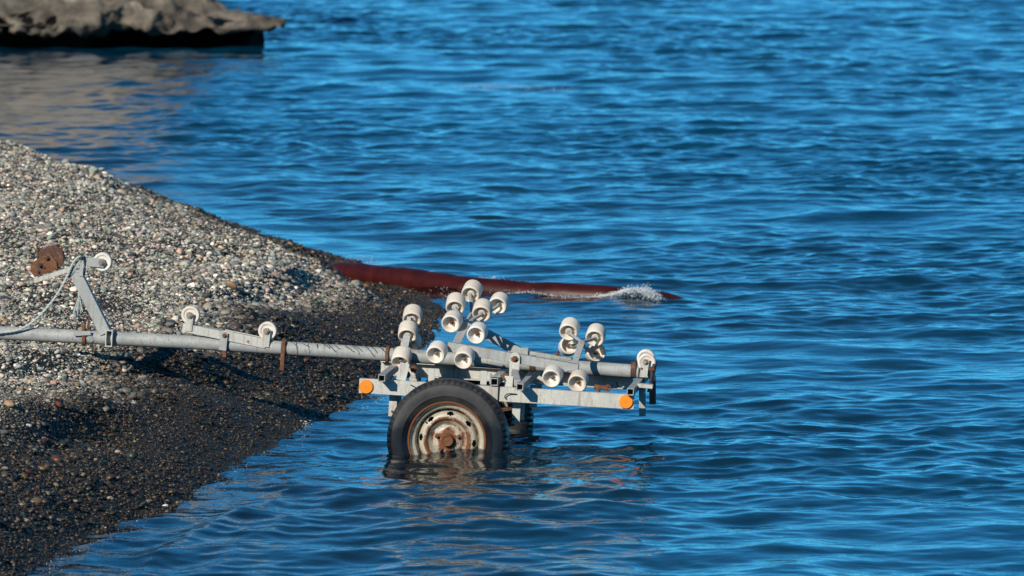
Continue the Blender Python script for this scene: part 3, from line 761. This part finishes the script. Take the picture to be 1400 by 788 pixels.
for nm, f, a in ROLL:
    a = Vector(a).normalized(); f = Vector(f); rr = 0.0455
    def body(bm):
        q = [(0.0345, 0.010), (0.034, 0.022), (0.031, 0.0285), (0.010, 0.0335), (0.003, 0.0355), (0.0, 0.0385), (0.0005, 0.0415), (0.004, 0.0445), (0.010, rr), (RL * .5, rr + 0.0006)]
        pr = q + [(RL - d, r) for d, r in q[-2::-1]]
        add_lathe(bm, f, a, pr, 40, True)
    b = part('roller', M['roller'], body, ang=35)
    RB[nm] = (f, a, b)
    if nm in ('a4', 'a5', 'a8', 'a11', 'b2', 'b4', 'b5', 'b6', 'a10', 'a3'):
        bolt(b, f + a * 0.030, -a, 0.0085, 0.012, 'rust' if nm in ('a8', 'a11', 'b4', 'b2') else 'bolt', 'axle_bolt')
    else:
        part('roller_hub', M['roller'], lambda bm: add_lathe(bm, f + a * 0.008, a, [(0, 0.0085), (0, 0.0165), (0.05, 0.0165), (0.05, 0.0085)], 20, True), b)
def rod(name, pts, r=0.008, mat='galv'): return part(name, M[mat], lambda bm: add_tube(bm, pts, r, 12))
def hubc(nm, d=0.02): f, a, _ = RB[nm]; return f + a * d
def far(nm): f, a, _ = RB[nm]; return f + a * RL
# wobble bars: near bar carries a cradle at each end, far bar behind
part('wobble_beam', M['galv'], lambda bm: add_bar(bm, (-0.06, -0.25, 0.402), (0.56, -0.25, 0.334), 0.045, 0.045, (0, 0, 1), 0.004), bev=0.003)
part('wobble_beam', M['galv'], lambda bm: (add_bar(bm, (0.02, 0.3, 0.445), (0.255, 0.3, 0.335), 0.045, 0.045, (0, 0, 1)), add_bar(bm, (0.25, 0.302, 0.336), (0.60, 0.302, 0.300), 0.043, 0.043, (0, 0, 1))), bev=0.003)
pl = part('pivot_plate', M['white'], lambda bm: (add_bar(bm, (0.262, -0.284, 0.285), (0.262, -0.284, 0.375), 0.048, 0.005, (0, 1, 0)), add_lathe(bm, (0.262, -0.2815, 0.372), (0, -1, 0), [(0, 0), (0, 0.024), (0.005, 0.024), (0.005, 0)], 24)), bev=0.001)
bolt(pl, (0.262, -0.287, 0.365), (0, -1, 0), 0.011, 0.010, 'rust', 'pivot_bolt')
part('pivot_plate', M['galv'], lambda bm: add_bar(bm, (0.25, 0.27, 0.27), (0.25, 0.27, 0.37), 0.045, 0.005, (0, 1, 0)), bev=0.001)
part('pivot_arm', M['galv'], lambda bm: add_bar(bm, (0.30, -0.50, 0.272), (0.262, -0.27, 0.305), 0.03, 0.03), bev=0.002)
bolt(T, (0.10, -0.20, 0.385), (0, 0, 1), 0.009, 0.008, 'black'); bolt(T, (0.41, 0.30, 0.342), (0, 0, 1), 0.010, 0.012, 'rust')
# stems of the cradles and forks
part('cradle_stem', M['galv'], lambda bm: add_bar(bm, (-0.034, -0.24, 0.385), (0.002, -0.06, 0.50), 0.038, 0.012, (0, 1, 0)), bev=0.0015)
part('cradle_stem', M['galv'], lambda bm: add_bar(bm, (0.532, -0.275, 0.322), (0.555, -0.08, 0.447), 0.030, 0.012, (0, 1, 0)), bev=0.0015)
part('cradle_stem', M['galv'], lambda bm: add_bar(bm, (-0.292, -0.03, 0.315), (-0.284, 0.03, 0.415), 0.034, 0.010, (0, 1, 0)), bev=0.0015)
J = Vector((0.555, -0.08, 0.446))
rod('cradle_fork', [hubc('b1', 0.06), hubc('b1', 0.0), J]); rod('cradle_fork', [hubc('b3', 0.06), hubc('b3', 0.0), J])
rod('cradle_fork', [J, (0.56, 0.05, 0.41), far('b4') * 0.4 + hubc('b4', 0.03) * 0.6]); rod('cradle_fork', [J, (0.54, 0.06, 0.42), hubc('b2', 0.04)])
J2 = Vector((0.0, -0.06, 0.50))
rod('cradle_fork', [hubc('a7', 0.06), hubc('a7', 0), J2]); rod('cradle_fork', [hubc('a9', 0.06), hubc('a9', -0.004), Vector((0.025, -0.02, 0.515))])
rod('cradle_fork', [hubc('a6', 0.06), hubc('a6', 0), (0.012, 0.10, 0.54), J2]); rod('cradle_fork', [hubc('a10', 0.06), hubc('a10', 0), (0.06, 0.12, 0.52), J2])
rod('cradle_axle', [far('a8') - Vector((0, 0, 0)), J2, far('a11')]); rod('cradle_axle', [hubc('a8', 0.03), far('a8')]); rod('cradle_axle', [hubc('a11', 0.03), far('a11')])
K1 = Vector((-0.03, -0.24, 0.395)); K2 = Vector((0.53, -0.265, 0.33))
for nm, k in (('a4', K1), ('a5', K1), ('b5', K2), ('b6', K2)): rod('cradle_axle', [hubc(nm, 0.03), far(nm), k])
part('roller_post', M['galv'], lambda bm: (add_bar(bm, (-0.29, 0.02, 0.30), (-0.285, 0.10, 0.50), 0.02, 0.012, (0, 1, 0)),), bev=0.001)
for nm in ('a1', 'a2', 'a3', 'a12'): rod('cradle_axle', [hubc(nm, 0.012), far(nm)], 0.0078)
rod('cradle_axle', [far('a3'), (-0.29, 0.0, 0.33)]); rod('cradle_axle', [hubc('a1', 0.0), (-0.284, 0.09, 0.49)]); rod('cradle_axle', [far('a12'), (-0.285, 0.10, 0.42)])

# rear end: keel roller in its bracket, drop bars
def keel_roller(c, r=0.043, th=0.034, gap=0.0, mat='roller'):
    def f(bm):
        a = Vector((0, 1, 0)); c0 = Vector(c) - a * th / 2
        add_lathe(bm, c0, a, [(0.006, 0.008), (0.006, r * 0.62), (0.002, r * 0.70), (0.0, r * 0.8), (0.001, r * .93), (0.006, r), (th * .45, r * .97), (th * .55, r * .97), (th - .006, r), (th - .001, r * .93), (th, r * .8), (th - .002, r * .7), (th - .006, r * .62), (th - .006, 0.008)], 40, True)
    return part('keel_roller', M[mat], f, ang=35)
kr = keel_roller((0.862, -0.02, 0.362)); keel_roller((0.852, 0.045, 0.376))
part('roller_bracket', M['white'], lambda bm: (add_bar(bm, (0.852, -0.048, 0.30), (0.857, -0.048, 0.382), 0.036, 0.006, (0, 1, 0)), add_bar(bm, (0.852, 0.072, 0.30), (0.857, 0.072, 0.382), 0.036, 0.006, (0, 1, 0)), add_bar(bm, (0.853, -0.05, 0.297), (0.853, 0.075, 0.297), 0.04, 0.006)), bev=0.001)
bolt(kr, (0.858, -0.051, 0.366), (0, -1, 0), 0.010, 0.009)
part('end_plate', M['black'], lambda bm: add_bar(bm, (0.897, 0.02, 0.36), (0.878, 0.02, 0.225), 0.14, 0.012, (1, 0, 0)), bev=0.001)
part('end_strap', M['white'], lambda bm: add_bar(bm, (0.848, -0.33, 0.282), (0.92, -0.33, 0.280), 0.05, 0.018, (0, 0, 1)), bev=0.001)
part('drop_bar', M['galv'], lambda bm: add_bar(bm, (0.868, -0.30, 0.272), (0.876, -0.30, 0.136), 0.030, 0.030, (0, 1, 0), 0.003), bev=0.0015)
part('drop_bar', M['black'], lambda bm: add_bar(bm, (0.868, 0.30, 0.272), (0.876, 0.30, 0.136), 0.030, 0.030, (0, 1, 0), 0.003), bev=0.0015)
bolt(T, (0.842, -0.02, 0.335), (0, -1, 0), 0.010, 0.02, 'darkrust'); bolt(T, (0.89, -0.05, 0.335), (0.4, -1, 0), 0.010, 0.012, 'rust')

# drawbar bogie with two keel rollers
bar1 = part('bogie_beam', M['white'], lambda bm: (add_bar(bm, (-1.345, -0.03, 0.396), (-1.15, -0.03, 0.369), 0.008, 0.040), add_bar(bm, (-1.345, 0.03, 0.396), (-1.15, 0.03, 0.369), 0.008, 0.040),
      add_bar(bm, (-1.152, -0.034, 0.372), (-0.945, -0.034, 0.342), 0.008, 0.044), add_bar(bm, (-1.152, 0.034, 0.372), (-0.945, 0.034, 0.342), 0.008, 0.044), add_bar(bm, (-1.345, 0, 0.413), (-0.945, 0, 0.360), 0.066, 0.005)), bev=0.001)
bolt(bar1, (-1.141, -0.044, 0.371), (0, -1, 0), 0.012, 0.010, 'rust', 'pivot_bolt')
for u_, w_, m_ in ((-1.313, 0.455, 'roller'), (-0.943, 0.402, 'roller')):
    k = keel_roller((u_, 0.0, w_), 0.044, 0.044, mat=m_)
    for q_ in (-0.036, 0.036):
        part('roller_bracket', M['white'], lambda bm: add_bar(bm, (u_ - .004, q_, w_ - 0.075), (u_, q_, w_ + 0.012), 0.036, 0.006, (0, 1, 0)), bev=0.001)
    bolt(k, (u_, -0.040, w_), (0, -1, 0), 0.012, 0.008)
for q_ in (-0.047, 0.047):
    part('bogie_post', M['galv'], lambda bm: add_bar(bm, (-1.148, q_, 0.30), (-1.144, q_, 0.385), 0.036, 0.006, (0, 1, 0)), bev=0.001)
# dark tar runs over the tube by the cross beam
def tar(bm):
    g = random.Random(5)
    for k in range(15):
        u0 = -0.84 + 0.455 * k / 14 + g.uniform(-0.012, 0.012); a0 = g.uniform(60, 100); a1 = g.uniform(-40, 25); P = []; sl = g.uniform(0.01, 0.05)
        for i in range(9):
            t = i / 8; an = R(a0 + (a1 - a0) * t)
            P.append((u0 + sl * t + g.uniform(-0.004, 0.004), -math.cos(an) * 0.0325, 0.3245 + math.sin(an) * 0.0325))
        add_tube(bm, catmull(P, 3), g.uniform(0.0011, 0.0022), 6)
part('tar_run', M['black'], tar, label='thin dark runs streaking the drawbar', kind='stuff')
part('u_bolt', M['rust'], lambda bm: (add_lathe(bm, (-1.146, 0, 0.326), (1, 0, 0), [(0, 0.034), (0, 0.041), (0.014, 0.041), (0.014, 0.034)], 28, True), add_bar(bm, (-1.140, -0.04, 0.315), (-1.140, -0.04, 0.268), 0.018, 0.008, (0, 1, 0))))
part('u_bolt', M['rust'], lambda bm: (add_lathe(bm, (-0.872, 0, 0.3255), (1, 0, 0), [(0, 0.034), (0, 0.042), (0.022, 0.042), (0.022, 0.034)], 28, True), add_bar(bm, (-0.861, -0.038, 0.36), (-0.863, -0.038, 0.222), 0.018, 0.009, (0, 1, 0))), bev=0.001)

# winch post
part('winch_post', M['galv'], lambda bm: add_bar(bm, (-1.712, -0.01, 0.345), (-1.872, -0.01, 0.628), 0.055, 0.052, (0, 1, 0), 0.004), bev=0.003)
part('post_socket', M['white'], lambda bm: add_bar(bm, (-1.690, -0.062, 0.325), (-1.690, 0.05, 0.325), 0.034, 0.080, (0, 0, 1), 0.005), bev=0.0015)
part('u_bolt', M['rust'], lambda bm: (add_lathe(bm, (-1.822, 0, 0.319), (1, 0, 0), [(0, 0.034), (0, 0.041), (0.016, 0.041), (0.016, 0.034)], 28, True), add_tube(bm, [(-1.818, -0.02, 0.345), (-1.817, -0.02, 0.392)], 0.009, 10)))
part('strap_bracket', M['galv'], lambda bm: (add_bar(bm, (-1.86, -0.045, 0.335), (-1.78, -0.045, 0.345), 0.006, 0.02), add_bar(bm, (-1.79, -0.04, 0.34), (-1.77, -0.03, 0.305), 0.02, 0.006, (0, 1, 0))), bev=0.001)
part('brace_strip', M['darkrust'], lambda bm: add_bar(bm, (-1.800, -0.03, 0.335), (-1.790, -0.02, 0.452), 0.009, 0.005, (0, 1, 0)))
part('post_head', M['galv'], lambda bm: (add_bar(bm, (-1.905, -0.038, 0.60), (-1.835, -0.038, 0.70), 0.018, 0.006, (0, 1, 0)), add_bar(bm, (-1.84, -0.038, 0.61), (-1.838, -0.038, 0.71), 0.018, 0.006, (0, 1, 0)),
      add_bar(bm, (-1.84, 0.038, 0.61), (-1.838, 0.038, 0.71), 0.018, 0.006, (0, 1, 0)), add_bar(bm, (-1.905, 0.0, 0.628), (-1.83, 0.0, 0.638), 0.076, 0.012)), bev=0.0015)
part('winch_base', M['white'], lambda bm: add_bar(bm, (-2.065, 0, 0.574), (-1.872, 0, 0.648), 0.075, 0.022), bev=0.001)
ax = Vector((0, 1, 0)); du = Vector((0.934, 0, 0.358)); dn = Vector((-0.358, 0, 0.934)); WB = Vector((-2.062, 0, 0.593))
def winch_side(bm, v_):
    out = [(0, 0), (0.118, 0), (0.124, 0.035), (0.106, 0.086), (0.07, 0.082), (0.03, 0.074), (0.0, 0.062), (-0.006, 0.03)]
    A = [bm.verts.new(WB + du * p + dn * q + ax * v_) for p, q in out]; B = [bm.verts.new(WB + du * p + dn * q + ax * (v_ + 0.005)) for p, q in out]
    bm.faces.new(A); bm.faces.new(B[::-1])
    for i in range(len(A)): j = (i + 1) % len(A); bm.faces.new((A[i], B[i], B[j], A[j]))
wf = part('winch', M['rust'], lambda bm: (winch_side(bm, -0.045), winch_side(bm, 0.035), add_bar(bm, WB + du * 0.0 + dn * 0.003, WB + du * 0.118 + dn * 0.003, 0.09, 0.005, dn)), label='rusty hand winch', bev=0.001)
gc = Vector((-1.986, 0, 0.688))
def gear(bm):
    n = 34; A = []; B = []
    for k in range(2 * n):
        r = 0.063 if k % 2 == 0 else 0.0545; t = math.pi * k / n
        for L, v_ in ((A, -0.034), (B, -0.026)): L.append(bm.verts.new(gc + Vector((math.cos(t) * r, v_, math.sin(t) * r))))
    bm.faces.new(A); bm.faces.new(B[::-1])
    for i in range(2 * n): j = (i + 1) % (2 * n); bm.faces.new((A[i], B[i], B[j], A[j]))
part('winch_gear', M['darkrust'], gear, wf)
part('winch_drum', M['darkrust'], lambda bm: add_lathe(bm, gc - ax * 0.025, ax, [(0, 0), (0, .03), (0.05, .03), (0.05, .055), (0.056, .055), (0.056, 0)], 28), wf)
bolt(wf, WB + du * 0.088 + dn * 0.068 - ax * 0.046, (0, -1, 0), 0.010, 0.010, 'darkrust'); bolt(wf, WB + du * 0.045 + dn * 0.045 - ax * 0.046, (0, -1, 0), 0.009, 0.012, 'black'); bolt(wf, WB + du * 0.028 + dn * 0.018 - ax * 0.046, (0, -1, 0), 0.007, 0.006, 'black')
part('pawl', M['black'], lambda bm: add_bar(bm, WB + du * 0.04 + dn * 0.045 - ax * 0.05, WB + du * 0.062 + dn * 0.028 - ax * 0.05, 0.008, 0.004), wf)
part('winch_handle', M['rust'], lambda bm: (add_tube(bm, [WB + du * 0.035 + dn * 0.075, (-2.055, -0.01, 0.70), (-2.063, -0.01, 0.745)], 0.005, 8), add_tube(bm, [(-2.052, -0.01, 0.69), (-2.035, 0.0, 0.735)], 0.005, 8)), wf)
part('bow_arm', M['galv'], lambda bm: (add_bar(bm, (-1.812, -0.032, 0.680), (-1.735, -0.032, 0.678), 0.006, 0.042), add_bar(bm, (-1.85, 0.032, 0.680), (-1.735, 0.032, 0.678), 0.006, 0.042), add_bar(bm, (-1.85, 0.0, 0.681), (-1.80, 0.0, 0.680), 0.058, 0.036)), bev=0.001)
bwr = keel_roller((-1.745, 0, 0.682), 0.045, 0.046)
bolt(bwr, (-1.745, -0.036, 0.680), (0, -1, 0), 0.012, 0.008, 'bolt')
bolt(T, (-1.842, -0.03, 0.700), (0, -1, 0), 0.012, 0.02, 'black')

# ------------------------------------------------------------------ rope hanging from the winch post
def build_rope():
    pts = [(-2.9, 0.80, 0.40), (-2.55, 0.79, 0.455), (-2.271, 0.771, 0.476), (-2.131, 0.758, 0.491), (-2.044, 0.749, 0.505), (-1.974, 0.743, 0.544), (-1.904, 0.736, 0.614), (-1.852, 0.731, 0.684), (-1.81, 0.727, 0.761), (-1.785, 0.724, 0.817), (-1.757, 0.722, 0.852), (-1.738, 0.725, 0.845), (-1.733, 0.735, 0.80)]
    P = catmull(pts, 10); bm = bmesh.new()
    for k in range(3):     # three twisted strands
        Q = []
        for i, p in enumerate(P):
            t = (P[min(i + 1, len(P) - 1)] - P[max(i - 1, 0)]).normalized(); x, y, _ = frame(t); a = i * 0.9 + k * 2.094
            Q.append(p + (x * math.cos(a) + y * math.sin(a)) * 0.0030)
        add_tube(bm, Q, 0.0040, 8)
    me = bm_mesh(bm, 'rope'); smooth_by_angle(me, 60)
    link('rope', me, M['rope'], label='pale rope sagging from the rusty winch post down along the drawbar', category='rope')
    # loose frayed end
    bm = bmesh.new()
    add_tube(bm, catmull([(-1.758, 0.75, 0.74), (-1.756, 0.745, 0.70), (-1.755, 0.742, 0.665)], 4), 0.005, 8)
    for k in range(14):
        a = rnd.uniform(-0.03, 0.03); b = rnd.uniform(-0.02, 0.02)
        add_tube(bm, [(-1.755, 0.742, 0.668), (-1.755 + a * 0.5, 0.742 + b * .5, 0.63), (-1.757 + a, 0.742 + b, 0.585 + rnd.uniform(-.01, .02))], 0.0022, 5)
    me = bm_mesh(bm, 'rope'); smooth_by_angle(me, 60)
    link('rope', me, M['rope'], label='short frayed rope end dangling under the winch post head', category='rope')
build_rope()

# ------------------------------------------------------------------ single stones that stand out on the shingle
def stone_mat(nm, c): return plain(nm, tuple(k * 0.75 for k in c), c, 40, 0.7, 0.4, 0.3, 150, 0.001)
def stone(x, y, r, col, label, sq=0.6, seed=0):
    bm = bmesh.new(); bmesh.ops.create_icosphere(bm, subdivisions=3, radius=1.0)
    for v_ in bm.verts:
        n = mnoise.fractal(v_.co * 0.9 + Vector((seed * 3.1, 0, 0)), 0.9, 2.0, 2)
        v_.co *= 1 + 0.28 * n
        v_.co = Vector((v_.co.x * r * 1.25, v_.co.y * r * 0.9, v_.co.z * r * sq))
    me = bm_mesh(bm, 'stone'); me.shade_smooth()
    o = link('stone', me, stone_mat('stone_%d' % seed, col), label=label, category='stone', group='larger stones on the shingle')
    o.location = (x, y, float(ground_z(np.array([x]), np.array([y]))[0]) + r * sq * 0.55); o.rotation_euler = (rnd.uniform(-.2, .2), rnd.uniform(-.2, .2), rnd.uniform(0, 6))
STONES = [(-1.735, -1.5, 0.019, (0.20, 0.045, 0.022), 'brick red stone among grey pebbles below the drawbar', 0.7, 1),
          (-1.93, -2.0, 0.024, (0.42, 0.26, 0.15), 'rounded tan stone at the left edge of the shingle', 0.75, 2),
          (-1.54, -0.6, 0.020, (0.20, 0.205, 0.21), 'flat grey oval stone on dark shingle below the winch post', 0.45, 3),
          (-1.44, -0.5, 0.016, (0.30, 0.33, 0.35), 'small pale blue grey stone beside the shadowed scarp', 0.55, 4),
          (-1.84, -2.1, 0.013, (0.74, 0.72, 0.68), 'small bright white stone low on the dark shingle', 0.6, 5),
          (-1.06, 5.45, 0.017, (0.60, 0.50, 0.32), 'cream yellow stone on the slope behind the drawbar rollers', 0.8, 6),
          (-1.86, 2.3, 0.016, (0.70, 0.68, 0.64), 'round white stone under the dangling frayed rope', 0.85, 7),
          (-1.93, -2.4, 0.024, (0.08, 0.085, 0.09), 'dark slate grey stone below the tan stone', 0.5, 8),
          (-1.22, -2.5, 0.012, (0.78, 0.76, 0.70), 'small white stone at the waterline', 0.7, 9),
          (-1.44, -2.85, 0.016, (0.40, 0.30, 0.20), 'pale brown oval stone near the waterline', 0.6, 10)]
for a in STONES: stone(*a)

# ------------------------------------------------------------------ foam
def foam_mat():
    m, nt, out = new_mat('foam_water'); v = objvec(nt)
    d = N(nt, 'ShaderNodeBsdfPrincipled'); d.inputs['Base Color'].default_value = (0.80, 0.84, 0.86, 1); d.inputs['Roughness'].default_value = 0.3
    t = N(nt, 'ShaderNodeBsdfTransparent'); mx = N(nt, 'ShaderNodeMixShader')
    nt.links.new(ramp(nt, noise(nt, 30, 3, 0.6, v), [(0.3, 0.35), (0.7, 0.8)]), mx.inputs[0]); nt.links.new(t.outputs[0], mx.inputs[1]); nt.links.new(d.outputs[0], mx.inputs[2])
    nt.links.new(mx.outputs[0], out.inputs[0]); return m
M['foam'] = foam_mat()
def foam(label, centres, n, sx, sy, sz, rmin, rmax, seed):
    """a heap of small bubbles and flung drops"""
    g = np.random.default_rng(seed)
    bm = bmesh.new(); bmesh.ops.create_icosphere(bm, subdivisions=1, radius=1.0)
    bv = np.array([v_.co[:] for v_ in bm.verts]); bf = np.array([[v_.index for v_ in f.verts] for f in bm.faces]); bm.free()
    c = np.array(centres, float); k = g.uniform(0, len(c) - 1, n); i = np.minimum(k.astype(int), len(c) - 2); t = (k - i)[:, None]
    p = c[i] * (1 - t) + c[i + 1] * t
    clump = np.clip(0.5 + 1.6 * vnoise(k * 4.0, k * 0 + seed, seed), 0.05, 1.5)[:, None]
    p = p + g.normal(0, 1, (n, 3)) * (sx, sy, 0.0)
    surf, _ = sea_surface(p[:, 0], p[:, 1])
    p[:, 2] = surf[:, 2] + np.abs(g.normal(0, 1, n)) * sz * clump[:, 0] + p[:, 2]
    r = g.uniform(rmin, rmax, n) ** 1.0 * np.where(g.random(n) < 0.1, 1.8, 1.0)
    V = (p[:, None, :] + bv[None] * r[:, None, None] * np.array([1.25, 1.25, 0.8])).reshape(-1, 3)
    F = (bf[None] + (np.arange(n) * len(bv))[:, None, None]).reshape(-1, 3)
    me = mesh_np('sea_foam', V, F); me.shade_smooth()
    link('sea_foam', me, M['foam'], kind='stuff', label=label, category='foam')
foam('white splash breaking over the end of the red pipe', [(0.80, 9.06, 0), (0.88, 9.02, 0.004), (0.96, 8.98, 0.008), (1.05, 8.97, 0.003), (1.12, 8.95, 0)], 2600, 0.025, 0.07, 0.012, 0.0010, 0.0030, 1)
foam('thin foam behind the red pipe where it leaves the shingle', [(-0.10, 9.98, 0), (0.1, 9.85, 0.010), (0.22, 9.72, 0.012), (0.45, 9.52, 0)], 2200, 0.05, 0.16, 0.007, 0.0010, 0.0026, 2)
foam('thin white line of foam along the near side of the red pipe', [(0.28, 9.22, 0), (0.5, 9.14, 0), (0.72, 9.06, 0), (0.85, 9.02, 0)], 420, 0.03, 0.03, 0.003, 0.0010, 0.0022, 3)
foam('small splash on the waterline left of the trailer wheel', [(-0.74, 1.25, 0), (-0.70, 1.45, 0.004), (-0.66, 1.7, 0)], 650, 0.02, 0.08, 0.010, 0.0010, 0.0026, 4)
foam('faint streak of foam far out on the open sea', [(-0.15, 31.3, 0), (0.3, 31.2, 0), (0.85, 31.0, 0)], 420, 0.06, 0.12, 0.003, 0.0010, 0.0022, 5)
ys = np.arange(-5.4, 4.5, 0.15)
foam('scattered bubbles along the lapping edge of the near shore', [(float(shore_x(np.array([q]))[0]) + 0.05 + 0.05 * math.sin(q * 3.1), q, 0) for q in ys], 420, 0.03, 0.05, 0.001, 0.0006, 0.0015, 6)
ys = np.arange(8.8, 12.6, 0.2)
foam('broken line of foam along the far side of the shingle', [(float(shore_x(np.array([q]))[0]) + 0.10, q, 0) for q in ys], 380, 0.05, 0.10, 0.003, 0.0008, 0.002, 7)
